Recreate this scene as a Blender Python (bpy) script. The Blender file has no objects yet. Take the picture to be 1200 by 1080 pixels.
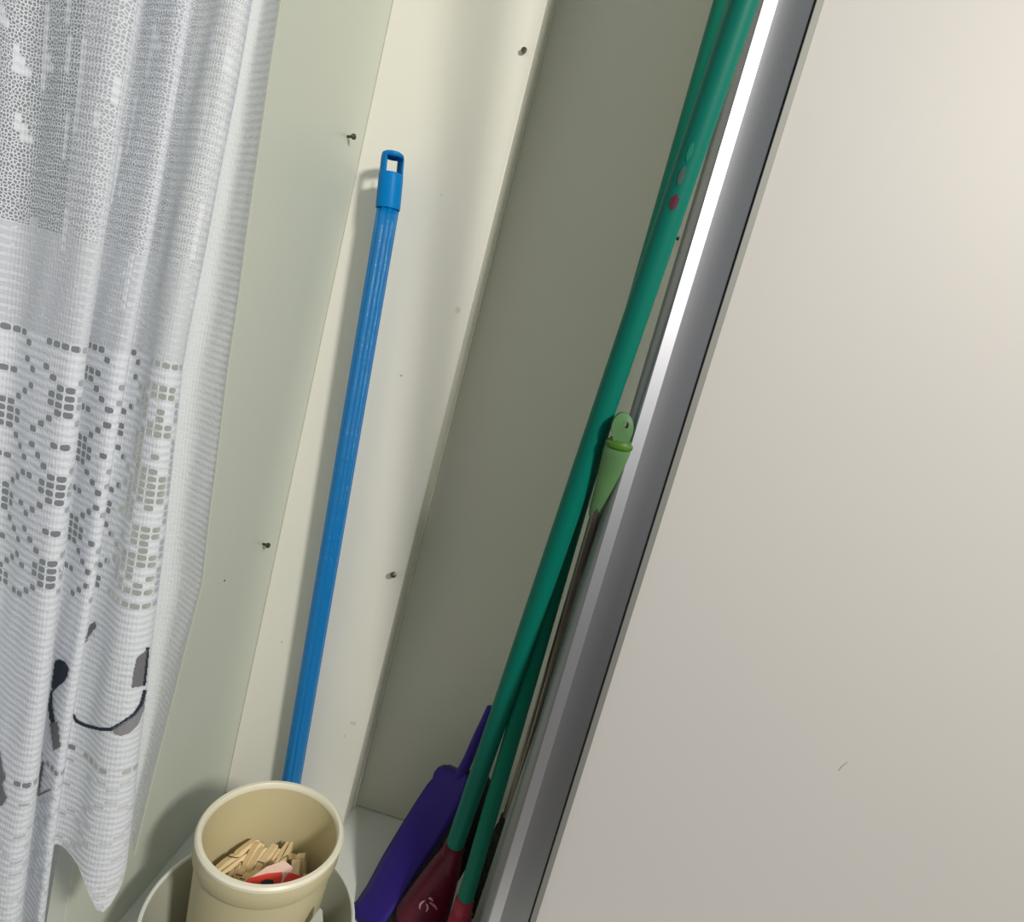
import bpy, bmesh, math, random
from mathutils import Vector, Matrix, Euler
from mathutils.bvhtree import BVHTree

random.seed(3)
SC = bpy.context.scene
COL = SC.collection
PI = math.pi
EYE = 0.711                                   # height of the eye above the cupboard floor

# ------------------------------------------------------------------ camera
FPX, CX, CY = 750.0, 600.0, 540.0
ROLL = math.atan2(1200, 4460)
PITCH = math.atan(FPX / 4619)
YAW = math.radians(3.4)
_fw = Vector((0, math.cos(PITCH), -math.sin(PITCH)))
_dn = Vector((0, -math.sin(PITCH), -math.cos(PITCH)))
_rt = Vector((1, 0, 0))
_rz = Matrix.Rotation(YAW, 3, 'Z')
_r = (math.cos(ROLL), math.sin(ROLL))
_d = (-math.sin(ROLL), math.cos(ROLL))


def ray(px, py):
    a = ((px - CX) * _r[0] + (py - CY) * _r[1]) / FPX
    b = ((px - CX) * _d[0] + (py - CY) * _d[1]) / FPX
    return _rz @ (_fw + a * _rt + b * _dn)


def at(px, py, Y):
    w = ray(px, py)
    w = w * (Y / w.y)
    w.z += EYE
    return w


def at_depth(px, py, d):
    w = ray(px, py) * d
    w.z += EYE
    return w


xc = _rz @ (_rt * _r[0] + _dn * _d[0])
yc = -(_rz @ (_rt * _r[1] + _dn * _d[1]))
zc = -(_rz @ _fw)
cam_data = bpy.data.cameras.new('camera')
cam = bpy.data.objects.new('camera', cam_data)
COL.objects.link(cam)
mw = Matrix((xc, yc, zc)).transposed().to_4x4()
mw.translation = Vector((0, 0, EYE))
cam.matrix_world = mw
cam_data.sensor_width = 36
cam_data.lens = 36 * FPX / 1200
cam_data.clip_start = 0.01
SC.camera = cam

# ------------------------------------------------------------------ world, lamp, exposure
world = bpy.data.worlds.new('world')
SC.world = world
world.use_nodes = True
world.node_tree.nodes['Background'].inputs[0].default_value = (0.93, 0.965, 1.0, 1)
world.node_tree.nodes['Background'].inputs[1].default_value = 0.415

ld = bpy.data.lights.new('room_lamp', 'AREA')
ld.shape = 'DISK'
ld.size = 0.25
ld.energy = 34
ld.color = (1.0, 0.965, 0.90)
lamp = bpy.data.objects.new('room_lamp', ld)
COL.objects.link(lamp)
lamp.location = (1.06, -0.74, EYE + 0.92)
lamp.rotation_euler = (Vector((-0.2, 0.7, EYE - 0.1)) - lamp.location).to_track_quat('-Z', 'Y').to_euler()

SC.view_settings.view_transform = 'Standard'
SC.view_settings.look = 'None'
SC.view_settings.exposure = 0.0
SC.view_settings.gamma = 1.0
SC.view_settings.use_curve_mapping = False
SC.cycles.transparent_max_bounces = 16


# ------------------------------------------------------------------ materials
def lin(c):
    return tuple((v / 255 / 12.92) if v / 255 <= 0.04045 else ((v / 255 + 0.055) / 1.055) ** 2.4 for v in c) + (1,)


def new_mat(name, rgb, rough=0.5, metal=0.0, var=0.03, scale=9.0, bump=0.0, bscale=60.0, coat=0.0, trans=0.0, spec=0.5,
            stretch=(1, 1, 1)):
    m = bpy.data.materials.new(name)
    m.use_nodes = True
    nt = m.node_tree
    b = nt.nodes['Principled BSDF']
    b.inputs['Roughness'].default_value = rough
    b.inputs['Metallic'].default_value = metal
    b.inputs['Coat Weight'].default_value = coat
    b.inputs['Coat Roughness'].default_value = 0.12
    b.inputs['Specular IOR Level'].default_value = spec
    b.inputs['Transmission Weight'].default_value = trans
    tc = nt.nodes.new('ShaderNodeTexCoord')
    mp = nt.nodes.new('ShaderNodeMapping')
    mp.inputs['Scale'].default_value = stretch
    nt.links.new(tc.outputs['Object'], mp.inputs[0])
    n = nt.nodes.new('ShaderNodeTexNoise')
    n.inputs['Scale'].default_value = scale
    n.inputs['Detail'].default_value = 3
    nt.links.new(mp.outputs[0], n.inputs['Vector'])
    mx = nt.nodes.new('ShaderNodeMix')
    mx.data_type = 'RGBA'
    c = lin(rgb)
    mx.inputs[6].default_value = tuple(v * (1 - var) for v in c[:3]) + (1,)
    mx.inputs[7].default_value = tuple(min(1, v * (1 + var)) for v in c[:3]) + (1,)
    nt.links.new(n.outputs['Fac'], mx.inputs[0])
    nt.links.new(mx.outputs[2], b.inputs['Base Color'])
    if bump:
        n2 = nt.nodes.new('ShaderNodeTexNoise')
        n2.inputs['Scale'].default_value = bscale
        n2.inputs['Detail'].default_value = 4
        nt.links.new(mp.outputs[0], n2.inputs['Vector'])
        bp = nt.nodes.new('ShaderNodeBump')
        bp.inputs['Strength'].default_value = bump
        bp.inputs['Distance'].default_value = 0.001
        nt.links.new(n2.outputs['Fac'], bp.inputs['Height'])
        nt.links.new(bp.outputs[0], b.inputs['Normal'])
    return m


M = {}
M['back'] = new_mat('cream_white_laminate', (234, 231, 219), 0.45, var=0.02, bump=0.15, bscale=40)
M['side'] = new_mat('greenish_white_laminate', (208, 212, 198), 0.38, var=0.03, scale=5)
M['grey_board'] = new_mat('grey_back_board', (222, 221, 206), 0.6, var=0.04, scale=4, bump=0.1, bscale=30)
M['floor'] = new_mat('floor_white_laminate', (226, 228, 220), 0.25, var=0.03, scale=6)
M['tile'] = new_mat('dark_brown_floor', (40, 32, 24), 0.6, var=0.1)
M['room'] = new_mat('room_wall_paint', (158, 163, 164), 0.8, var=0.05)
M['door'] = new_mat('door_white_lacquer', (200, 196, 190), 0.5, spec=0.2, var=0.025, scale=3.2, bump=0.12, bscale=55)
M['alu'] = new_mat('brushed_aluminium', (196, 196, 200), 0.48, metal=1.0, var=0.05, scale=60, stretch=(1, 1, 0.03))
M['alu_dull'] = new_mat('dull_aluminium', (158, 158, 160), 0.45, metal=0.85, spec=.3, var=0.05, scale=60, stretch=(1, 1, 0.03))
M['groove'] = new_mat('groove_grey', (110, 110, 108), 0.7)
M['lip'] = new_mat('satin_aluminium_lip', (134, 134, 128), 0.6, metal=0.3, spec=.2, var=0.03)
M['screw'] = new_mat('dark_screw_steel', (92, 86, 74), 0.4, metal=0.7, var=0.2, scale=300)
M['spot'] = new_mat('filler_spot', (214, 212, 196), 0.7)
M['scuff'] = new_mat('scuff_mark', (172, 168, 150), 0.7)
M['blue'] = new_mat('blue_plastic_sleeve', (0, 120, 190), 0.14, var=0.05, scale=2, spec=0.5, bump=0.6, bscale=300, stretch=(0.03, 0.03, 4))
M['blue_cap'] = new_mat('blue_moulded_plastic', (0, 124, 196), 0.4, var=0.03, spec=0.12)
M['green'] = new_mat('teal_green_sleeve', (0, 112, 94), 0.5, var=0.07, scale=14, stretch=(1, 1, 0.2), spec=0.2)
M['green2'] = new_mat('teal_green_sleeve_second', (0, 114, 90), 0.5, var=0.07, scale=14, stretch=(1, 1, 0.2), spec=0.2)
M['maroon'] = new_mat('maroon_plastic', (88, 9, 36), 0.45, var=0.08, spec=0.25)
M['red_fer'] = new_mat('crimson_plastic', (146, 16, 48), 0.4, var=0.05)
M['bristle'] = new_mat('dark_green_bristle', (34, 44, 30), 0.8, var=0.2, scale=80)
M['bristle2'] = new_mat('plum_bristle', (90, 20, 50), 0.8, var=0.2, scale=80)
M['purple'] = new_mat('violet_plastic', (54, 36, 130), 0.45, spec=0.25, var=0.05, scale=6)
M['pot'] = new_mat('cream_plastic', (206, 195, 155), 0.42, var=0.02, scale=6)
M['pot_rim_lit'] = new_mat('lit_cream_plastic', (236, 230, 206), 0.4, var=0.02)  # same plastic as the pot, its lit edge painted in as a paler tone
M['pail'] = new_mat('white_plastic', (226, 228, 220), 0.35, var=0.02)
M['pail_body'] = new_mat('greyish_white_plastic', (186, 187, 172), 0.4, var=0.03)
M['rubber_shade'] = new_mat('black_rubber_and_shade', (14, 12, 16), 0.7)  # brush socket, and the painted shadow beside the dustpan
M['lime'] = new_mat('translucent_green_plastic', (92, 132, 84), 0.4, var=0.1, scale=60)
M['lime_dk'] = new_mat('bright_green_plastic_joint', (66, 108, 18), 0.4, var=0.08, scale=30)
M['steel'] = new_mat('steel_tube', (150, 140, 126), 0.3, metal=0.85, var=0.06, scale=40)
M['wood'] = new_mat('pale_peg_wood', (232, 208, 162), 0.65, var=0.14, scale=60, stretch=(0.3, 1, 1))
M['wire'] = new_mat('spring_wire', (110, 104, 92), 0.35, metal=0.9)
M['red'] = new_mat('red_card', (222, 52, 24), 0.5, var=0.06)
M['pink'] = new_mat('pale_pink_card', (232, 196, 178), 0.55, var=0.05)
M['ink'] = new_mat('black_ink', (40, 26, 24), 0.6)
M['chip'] = new_mat('chipped_maroon', (92, 28, 48), 0.6, var=0.1)
M['chip2'] = new_mat('worn_grey_patch', (66, 94, 84), 0.6, var=0.1)
M['chip3'] = new_mat('worn_pale_patch', (10, 128, 106), 0.5, var=0.1)
M['gold'] = new_mat('pinkish_foil', (206, 138, 140), 0.3, var=0.1)
M['navy'] = new_mat('navy_print', (34, 48, 62), 0.9, var=0.25, scale=600)
M['greyp'] = new_mat('grey_print', (112, 112, 114), 0.9, var=0.12, scale=300)
M['greyl'] = new_mat('light_grey_print', (138, 138, 140), 0.9, var=0.10, scale=300)


# ------------------------------------------------------------------ mesh helpers
def link(name, bm, mat, parent=None, smooth=False, bevel=0.0):
    me = bpy.data.meshes.new(name)
    bmesh.ops.recalc_face_normals(bm, faces=bm.faces)
    bm.to_mesh(me)
    bm.free()
    o = bpy.data.objects.new(name, me)
    COL.objects.link(o)
    if mat:
        me.materials.append(mat)
    if smooth:
        for p in me.polygons:
            p.use_smooth = True
        me.set_sharp_from_angle(angle=math.radians(40))
    if bevel:
        b = o.modifiers.new('bevel', 'BEVEL')
        b.width = bevel
        b.segments = 2
        b.limit_method = 'ANGLE'
        for p in me.polygons:
            p.use_smooth = True
        me.set_sharp_from_angle(angle=math.radians(60))
    if parent:
        o.parent = parent
    return o


def tag(o, label=None, cat=None, group=None, kind=None):
    if label: o['label'] = label
    if cat: o['category'] = cat
    if group: o['group'] = group
    if kind: o['kind'] = kind
    return o


def empty(name, loc):
    o = bpy.data.objects.new(name, None)
    o.empty_display_size = 0.02
    COL.objects.link(o)
    o.location = loc
    return o


def settle(root, children):
    """children were built in world coordinates; keep them there under root"""
    bpy.context.view_layer.update()
    for c in children:
        c.parent = root
        c.matrix_parent_inverse = Matrix.Translation(-Vector(root.location))


def box(bm, x0, x1, y0, y1, z0, z1):
    vs = [bm.verts.new((x, y, z)) for x in (x0, x1) for y in (y0, y1) for z in (z0, z1)]
    for f in ((0, 1, 3, 2), (4, 6, 7, 5), (0, 4, 5, 1), (2, 3, 7, 6), (0, 2, 6, 4), (1, 5, 7, 3)):
        bm.faces.new([vs[i] for i in f])
    return vs


def frame(d, hint=Vector((0, 1, 0))):
    d = d.normalized()
    a = d.cross(hint)
    if a.length < 1e-4: a = d.cross(Vector((1, 0, 0)))
    a.normalize()
    return a, a.cross(d).normalized()


def tube(bm, pts, rads, n=20, cap=True, ribs=None):
    """swept tube; rads: radius per point; ribs: function(angle)->factor"""
    rings = []
    for i, p in enumerate(pts):
        d = (pts[min(i + 1, len(pts) - 1)] - pts[max(i - 1, 0)])
        a, b = frame(d)
        ring = []
        for k in range(n):
            t = 2 * PI * k / n
            r = rads[i] * (ribs(t) if ribs else 1)
            ring.append(bm.verts.new(p + a * math.cos(t) * r + b * math.sin(t) * r))
        rings.append(ring)
    for i in range(len(rings) - 1):
        for k in range(n):
            bm.faces.new((rings[i][k], rings[i][(k + 1) % n], rings[i + 1][(k + 1) % n], rings[i + 1][k]))
    if cap:
        bm.faces.new(rings[0][::-1])
        bm.faces.new(rings[-1])
    return rings


def lathe(bm, prof, n=72, center=(0, 0, 0)):
    c = Vector(center)
    rings = []
    for r, z in prof:
        if r < 1e-6:
            rings.append([bm.verts.new(c + Vector((0, 0, z)))])
        else:
            rings.append([bm.verts.new(c + Vector((r * math.cos(2 * PI * k / n), r * math.sin(2 * PI * k / n), z))) for k in range(n)])
    for i in range(len(rings) - 1):
        A, B = rings[i], rings[i + 1]
        for k in range(n):
            k2 = (k + 1) % n
            if len(A) == 1 and len(B) > 1: bm.faces.new((A[0], B[k], B[k2]))
            elif len(B) == 1 and len(A) > 1: bm.faces.new((A[k], A[k2], B[0]))
            else: bm.faces.new((A[k], A[k2], B[k2], B[k]))


def slab(bm, pts, off):
    """polygon (list of Vectors) extruded by vector off"""
    a = [bm.verts.new(p) for p in pts]
    b = [bm.verts.new(p + off) for p in pts]
    bm.faces.new(a)
    bm.faces.new(b[::-1])
    n = len(a)
    for i in range(n):
        bm.faces.new((a[i], b[i], b[(i + 1) % n], a[(i + 1) % n]))


def prism_z(bm, poly, z0, z1):
    slab(bm, [Vector((x, y, z0)) for x, y in poly], Vector((0, 0, z1 - z0)))


# ------------------------------------------------------------------ the setting
TOP = 1.75
XL = -0.323          # inner face of the left panel
XP = -0.1455         # right end of the cream back pillar
XR = 0.062           # inner face of the right panel
YB, YG = 0.80, 0.8565
YD = 0.57            # face of the sliding door


def struct(name, mat, *dims, bevel=0.0, label=None):
    bm = bmesh.new()
    box(bm, *dims)
    o = link(name, bm, mat, bevel=bevel)
    tag(o, label, kind='structure')
    return o


floor = struct('floor', M['floor'], -1.6, 0.9, 0.40, YG + 0.018, -0.02, 0.0)
room_floor = struct('floor_room', M['tile'], -4.0, 4.0, -4.0, 0.40, -0.05, -0.03, label='dark brown floor in front of the cupboard')
w_left = struct('wall_left', M['side'], XL - 0.018, XL, 0.49, YG + 0.018, 0.0, TOP, bevel=0.0008,
                label='greenish white side panel behind the lace curtain')
w_back = struct('wall_back', M['back'], XL, XP, YB, YG, 0.0035, TOP, bevel=0.001,
                label='cream white boxed back panel behind the blue pole')
w_grey = struct('wall_recess', M['grey_board'], XL, XR + 0.018, YG, YG + 0.018, 0.0015, TOP,
                label='grey back board in the shaded recess')
w_right = struct('wall_right', M['side'], XR, XR + 0.018, YD + 0.022, YG, 0.0, TOP, bevel=0.0008,
                 label='narrow side panel behind the aluminium profile')
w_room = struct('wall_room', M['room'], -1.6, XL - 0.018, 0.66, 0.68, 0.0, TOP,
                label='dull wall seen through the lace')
bm = bmesh.new()
box(bm, XP, XP + 0.0022, YG - 0.007, YG, 0.002, TOP)
tag(link('trim_1', bm, M['grey_board']), kind='structure')


def decal(name, mat, parent, center, nrm, outline, thick=0.0003, label=None):
    """thin patch standing on a plane. outline: (u, v) in metres, u horizontal along the plane, v up"""
    n = Vector(nrm)
    u = Vector((0, 0, 1)).cross(n).normalized()
    v = Vector((0, 0, 1))
    bm = bmesh.new()
    slab(bm, [Vector(center) + u * a + v * b + n * 0.0001 for a, b in outline], n * thick)
    o = link(name, bm, mat, parent)
    if label: o['label'] = label
    return o


def blob(r1, r2, n=12, seed=1):
    rr = random.Random(seed)
    return [(r1 * math.cos(2 * PI * k / n) * rr.uniform(.8, 1.1), r2 * math.sin(2 * PI * k / n) * rr.uniform(.8, 1.1)) for k in range(n)]


BK = (0, -1, 0)
for k, (px, py, a, b, mt) in enumerate([(537, 363, .0035, .004, 'spot'), (414, 847, .005, .003, 'spot'), (470, 440, .0016, .001, 'scuff'),
                                        (404, 862, .001, .003, 'spot'), (330, 752, .001, .001, 'scuff'), (517, 228, .0025, .0008, 'spot'),
                                        (437, 217, .003, .005, 'spot')]):
    decal('filler_spot' if mt == 'spot' else 'scuff_mark', M[mt], w_back, at(px, py, YB), BK, blob(a, b, seed=k + 3))


def on_left(px, py):
    w = ray(px, py)
    w = w * (XL / w.x)
    w.z += EYE
    return w


def on_right(px, py):
    w = ray(px, py)
    w = w * (XR / w.x)
    w.z += EYE
    return w


decal('nail_hole', M['screw'], w_left, on_left(263, 680), (1, 0, 0), blob(.0016, .0012, seed=9), label='tiny dark nail hole')

# ---- screws sticking out of the panels
def screw(loc, nrm, tilt, label, length=0.007, r=0.0028):
    n = (Vector(nrm) + Vector(tilt)).normalized()
    root = empty('screw', loc)
    bm = bmesh.new()
    p = Vector(loc)
    base = p - Vector(nrm) * 0.0005
    tube(bm, [base, p + n * length * 0.35, p + n * length * 0.7], [r * .5, r * .5, r * .55], n=12)
    a = link('shank', bm, M['screw'], smooth=True)
    bm = bmesh.new()
    q = p + n * length * 0.6
    tube(bm, [q, q + n * length * .12, q + n * length * .34, q + n * length * .4], [r * .6, r, r, r * .7], n=14)
    # cross slot ridge on the head
    h = link('screw_head', bm, M['screw'], smooth=True)
    settle(root, [a, h])
    tag(root, label, 'screw', 'screws left in the panels')
    return root


screw(on_left(407, 160), (1, 0, 0), (0, -.35, .1), 'small grey screw sticking out of the left panel, level with the blue cap', .011, .0032)
screw(on_left(308, 637), (1, 0, 0), (0, -.3, .1), 'small dark screw in the left panel, lower one beside the blue pole', .010, .0034)
screw(at(614, 61, YB), (0, -1, 0), (.1, 0, .1), 'small dark screw near the upper right edge of the cream back panel', .005, .0034)
screw(at(461, 673, YB), (0, -1, 0), (.2, 0, .35), 'small dark screw near the lower right edge of the cream back panel', .010, .0040)
screw(on_right(795, 280), (-1, 0, 0), (0, -.2, .1), 'small dark screw beside the green broom pole on the narrow right panel', .005, .0032)

# ------------------------------------------------------------------ sliding door with aluminium profile
xa, xb = 0.1075, 0.95
door = empty('door_1', (0.5, YD, 0.0))
door['kind'] = 'structure'
door['label'] = 'white sliding door panel with aluminium edge profile'
bm = bmesh.new()
box(bm, xa - 0.0015, xb, YD, YD + 0.016, 0.004, TOP)
panel = link('door_panel', bm, M['door'], bevel=0.0006)
sx = YD / 0.5


def prof_x(px0):        # photograph column at row 0 -> x on the door plane
    return at(px0, 0, YD).x


x1, x2, x3, x4, x5, x6 = prof_x(884), prof_x(893.5), prof_x(910), prof_x(953.6), prof_x(955.6), prof_x(965)
Z0, Z1 = 0.004, TOP
bm = bmesh.new()   # rounded left nose, leaves the recess
nose = []
for k in range(7):
    a = k / 6
    nose.append((x1 + (x2 - x1) * a, YD - 0.002 - 0.011 * math.sin(a * PI / 2)))
prism_z(bm, nose + [(x2, YD + 0.018), (x1, YD + 0.018)], Z0, Z1)
n1 = link('profile_nose', bm, M['alu_dull'], smooth=True)
bm = bmesh.new()   # flat facet that catches the lamp
prism_z(bm, [(x2, YD - 0.013), (x3, YD - 0.0095), (x3, YD + 0.018), (x2, YD + 0.018)], Z0, Z1)
n2 = link('profile_facet', bm, M['alu'])
n2['label'] = 'bright flat facet of the profile'
bm = bmesh.new()   # concave finger channel
ch = []
for k in range(9):
    a = k / 8
    ch.append((x3 + (x4 - x3) * a, YD + 0.0045 - 0.0075 * a + 0.0016 * math.sin(a * PI)))
prism_z(bm, ch + [(x4, YD + 0.018), (x3, YD + 0.018)], Z0, Z1)
n3 = link('profile_channel', bm, M['alu_dull'], smooth=True)
bm = bmesh.new()
prism_z(bm, [(x4, YD + 0.001), (x5, YD + 0.001), (x5, YD + 0.016), (x4, YD + 0.016)], Z0, Z1)
n4 = link('profile_groove', bm, M['groove'])
bm = bmesh.new()
prism_z(bm, [(x5, YD - 0.0055), (x6, YD - 0.0045), (x6, YD + 0.0), (x5, YD + 0.016)], Z0, Z1)
n5 = link('profile_lip', bm, M['lip'], bevel=0.0004)
settle(door, [panel, n1, n2, n3, n4, n5])
s = decal('scratch', M['scuff'], door, at(989, 897, YD), BK, [(-.003, -.006), (-.0022, -.001), (.001, .004), (.0024, .005), (-.0008, -.001), (-.0026, -.006)], 0.0002)
s.matrix_parent_inverse = Matrix.Translation(-Vector(door.location))

# ------------------------------------------------------------------ blue mop pole
def blue_pole():
    top = at(461, 178, 0.764)
    jn = at(454.5, 245, 0.765)
    low = at(343, 905, 0.778)
    d = (low - jn).normalized()
    end = jn + d * ((jn.z - 0.004) / -d.z)
    root = empty('mop_pole', (end.x, end.y, 0.0))
    bm = bmesh.new()
    rb = lambda t: 1 - 0.10 * (0.5 + 0.5 * math.cos(9 * t)) ** 2
    m = 24
    tube(bm, [jn.lerp(end, k / m) + d * 0 for k in range(m + 1)], [0.0130] * (m + 1), n=96, ribs=rb)
    p = link('pole', bm, M['blue'], smooth=False)
    for q in p.data.polygons: q.use_smooth = True
    # cap: sleeve with a window
    u = (top - jn).normalized()
    L = (top - jn).length
    side, front = frame(u)
    if front.y > 0: front = -front
    front = (front + Vector((0.85, 0, 0))).normalized()
    front = (front - u * front.dot(u)).normalized()
    side = u.cross(front).normalized()
    n = 40
    rows = [(-.002, .0130), (0, .0140), (.05, .0143), (.5, .0141), (.60, .0139), (.62, .0136), (.72, .0134), (.84, .0133), (.90, .0131), (.96, .0122), (.99, .0095), (1.0, .004)]
    bm = bmesh.new()
    rings = []
    for tt, r in rows:
        c = jn + u * (tt * L)
        rings.append([bm.verts.new(c + (side * math.sin(2 * PI * k / n) + front * math.cos(2 * PI * k / n)) * r) for k in range(n)])
    hole = lambda i, k: 5 <= i <= 7 and (k <= 5 or k >= n - 6 or (n // 2 - 6 <= k <= n // 2 + 5))
    for i in range(len(rings) - 1):
        for k in range(n):
            if hole(i, k): continue
            bm.faces.new((rings[i][k], rings[i][(k + 1) % n], rings[i + 1][(k + 1) % n], rings[i + 1][k]))
    bm.faces.new(rings[-1])
    # floor of the window
    c = jn + u * (.62 * L)
    fl = [bm.verts.new(c + (side * math.sin(2 * PI * k / n) + front * math.cos(2 * PI * k / n)) * .0128) for k in range(n)]
    bm.faces.new(fl)
    cp = link('hanging_cap', bm, M['blue_cap'], smooth=True)
    so = cp.modifiers.new('wall', 'SOLIDIFY'); so.thickness = 0.0022; so.offset = -1
    cp['label'] = 'moulded end cap with hanging hole'
    settle(root, [p, cp])
    tag(root, 'long bright blue pole with ribbed sleeve and hanging-hole cap leaning on the cream panel', 'mop pole')


blue_pole()

# ------------------------------------------------------------------ brooms
def patch_on_pole(a, b, r, px, py, w, h, mat, name, parent):
    """little worn patch wrapped on a pole a->b at the place seen at px,py"""
    o = Vector((0, 0, EYE)); rd = ray(px, py).normalized()
    d = (b - a).normalized()
    w0 = o - a
    A, B, Cc = 1, rd.dot(d), 1
    D, E = rd.dot(w0), d.dot(w0)
    tc = (E - B * D) / (1 - B * B)
    sc = (B * tc - D)
    pc = a + d * tc
    hit = o + rd * sc
    off = hit - pc
    back = (o - pc); back = (back - d * back.dot(d)).normalized()
    side = d.cross(back)
    s0 = max(-.9, min(.9, off.dot(side) / r))
    ang0 = math.asin(s0)
    bm = bmesh.new()
    N = 14
    rr = r + 0.00035
    cen = bm.verts.new(pc + (back * math.cos(ang0) + side * math.sin(ang0)) * rr)
    ring = []
    rnd = random.Random(int(px))
    for k in range(N):
        t = 2 * PI * k / N
        j = rnd.uniform(.8, 1.12)
        an = ang0 + math.cos(t) * w / r * j
        ring.append(bm.verts.new(pc + d * math.sin(t) * h * j + (back * math.cos(an) + side * math.sin(an)) * rr))
    for k in range(N):
        bm.faces.new((cen, ring[k], ring[(k + 1) % N]))
    o2 = link(name, bm, mat)
    return o2


def broom(a, b, r, mat, z_top, label, headmat, bristlemat, yaw, hw, second=False, shift=0.0):
    """a upper point, b lower end of the pole (where the head begins)"""
    d = (b - a).normalized()
    top = a - d * ((z_top - a.z) / -d.z)
    root = empty('broom', (b.x, b.y, 0.0))
    bm = bmesh.new()
    m = 20
    pts = [top.lerp(b, k / m) for k in range(m + 1)]
    tube(bm, pts, [r * .8] + [r] * m, n=40)
    pole = link('pole', bm, mat, smooth=True)
    parts = [pole]
    # end cap at the top of the pole
    bm = bmesh.new()
    tube(bm, [top - d * 0.028, top - d * 0.020, top, top + d * .02], [r * .55, r * 1.02, r * 1.08, r * 1.08], n=32)
    parts.append(link('end_cap', bm, headmat, smooth=True))
    # head: ferrule, flared body, bristles, leaning with the pole
    bm = bmesh.new()
    fe = b + d * 0.030
    tube(bm, [b - d * .004, b, b + d * .02, fe], [r * 1.02, r * 1.18, r * 1.22, r * 1.4], n=32)
    parts.append(link('ferrule', bm, headmat, smooth=True))
    ax = Vector((math.cos(yaw), math.sin(yaw), 0))
    ax = (ax - d * ax.dot(d)).normalized()
    th = d.cross(ax).normalized()
    bm = bmesh.new()
    Lh = 0.104 if not second else 0.07
    secs = []
    nn = 32
    for k in range(8):
        t = k / 7
        c = b + d * (0.012 + Lh * t) - ax * shift * t
        wx = r * 1.1 + (hw - r) * (t ** 0.8)
        wy = r * 1.1 + 0.006 * t
        secs.append([bm.verts.new(c + ax * math.copysign(abs(math.cos(2 * PI * q / nn)) ** .7, math.cos(2 * PI * q / nn)) * wx
                                  + th * math.copysign(abs(math.sin(2 * PI * q / nn)) ** .7, math.sin(2 * PI * q / nn)) * wy) for q in range(nn)])
    for k in range(7):
        for q in range(nn):
            bm.faces.new((secs[k][q], secs[k][(q + 1) % nn], secs[k + 1][(q + 1) % nn], secs[k + 1][q]))
    bm.faces.new(secs[0][::-1]); bm.faces.new(secs[-1])
    head = link('broom_head', bm, headmat, smooth=True)
    parts.append(head)
    # bristles as one uncountable tuft mass, each a thin blade reaching the floor
    bm = bmesh.new()
    rnd = random.Random(7 + int(second))
    c0 = b + d * (0.012 + Lh) - ax * shift
    for q in range(420):
        u_, v_ = rnd.uniform(-1, 1), rnd.uniform(-1, 1)
        p0 = c0 + ax * u_ * (hw - .003) + th * v_ * (r * .9) - d * .004
        dd = (d + ax * u_ * .10 + th * v_ * .12).normalized()
        L = (p0.z - rnd.uniform(.0, .004)) / -dd.z
        if L <= 0: continue
        p1 = p0 + dd * L
        e = ax * 0.0011
        g = th * 0.0008
        v4 = [bm.verts.new(p0 - e), bm.verts.new(p0 + e), bm.verts.new(p1 + e), bm.verts.new(p1 - e), bm.verts.new(p0 + g), bm.verts.new(p1 + g)]
        bm.faces.new(v4[:4])
        bm.faces.new((v4[0], v4[4], v4[5], v4[3]))
    br = link('bristles', bm, bristlemat)
    br['kind'] = 'stuff'
    parts.append(br)
    return root, parts, (top, b, d, ax, th, c0)


A_top = at_depth(872, 0, 0.455)
A_bot = at_depth(533, 990, 0.735)
rootA, partsA, infoA = broom(A_top, A_bot, 0.0104, M['green'], 1.5,
                             '', M['maroon'], M['bristle2'], 0.30, 0.031, shift=0.011)
for px, py, w, h, mt, nm, lb in [(790, 238, .0034, .0062, 'chip', 'worn_patch', 'chipped dark red patch'),
                                 (798, 208, .0024, .007, 'chip2', 'worn_patch', 'rubbed grey patch'),
                                 (808, 180, .002, .007, 'chip3', 'worn_patch', 'pale rubbed patch')]:
    o = patch_on_pole(infoA[0], infoA[1], 0.0104, px, py, w, h, M[mt], nm, rootA)
    o['label'] = lb
    partsA.append(o)
# foil ornament on the maroon head
top, b, d, ax, th, c0 = infoA
toward = th if th.y < 0 else -th
bm = bmesh.new()
hc = at(488, 1066, b.y)
base = b + d * 0.072 + toward * 0.0185
for (u0, v0, u1, v1, u2, v2) in [(-.004, .004, -.010, -.002, -.006, -.010), (.000, .008, .002, .010, .006, .004), (.002, .002, .010, -.002, .014, -.010),
                                 (-.001, -.001, .004, -.006, .002, -.014)]:
    pts = []
    for q in range(9):
        s = q / 8
        uu = (1 - s) ** 2 * u0 + 2 * s * (1 - s) * u1 + s * s * u2
        vv = (1 - s) ** 2 * v0 + 2 * s * (1 - s) * v1 + s * s * v2
        pts.append(base + ax * (uu - .016) - d * vv)
    tube(bm, pts, [.0006 + .0008 * math.sin(PI * q / 8) for q in range(9)], n=6)
orn = link('foil_ornament', bm, M['gold'], smooth=True)
orn['label'] = 'small pinkish foil strokes on the head'
partsA.append(orn)
settle(rootA, partsA)
tag(rootA, 'green-poled broom with maroon head, chipped patches on its pole, left one at the foot', 'broom')

B_top = at_depth(849, 0, 0.535)
B_bot = at_depth(545, 1054, 0.715)
rootB, partsB, infoB = broom(B_top, B_bot, 0.0090, M['green2'], 1.5,
                             '', M['red_fer'], M['bristle'], 1.25, 0.030, second=True)
settle(rootB, partsB)
tag(rootB, 'green-poled broom with crimson ferrule, the right one at the foot and reaching lowest', 'broom')

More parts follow.
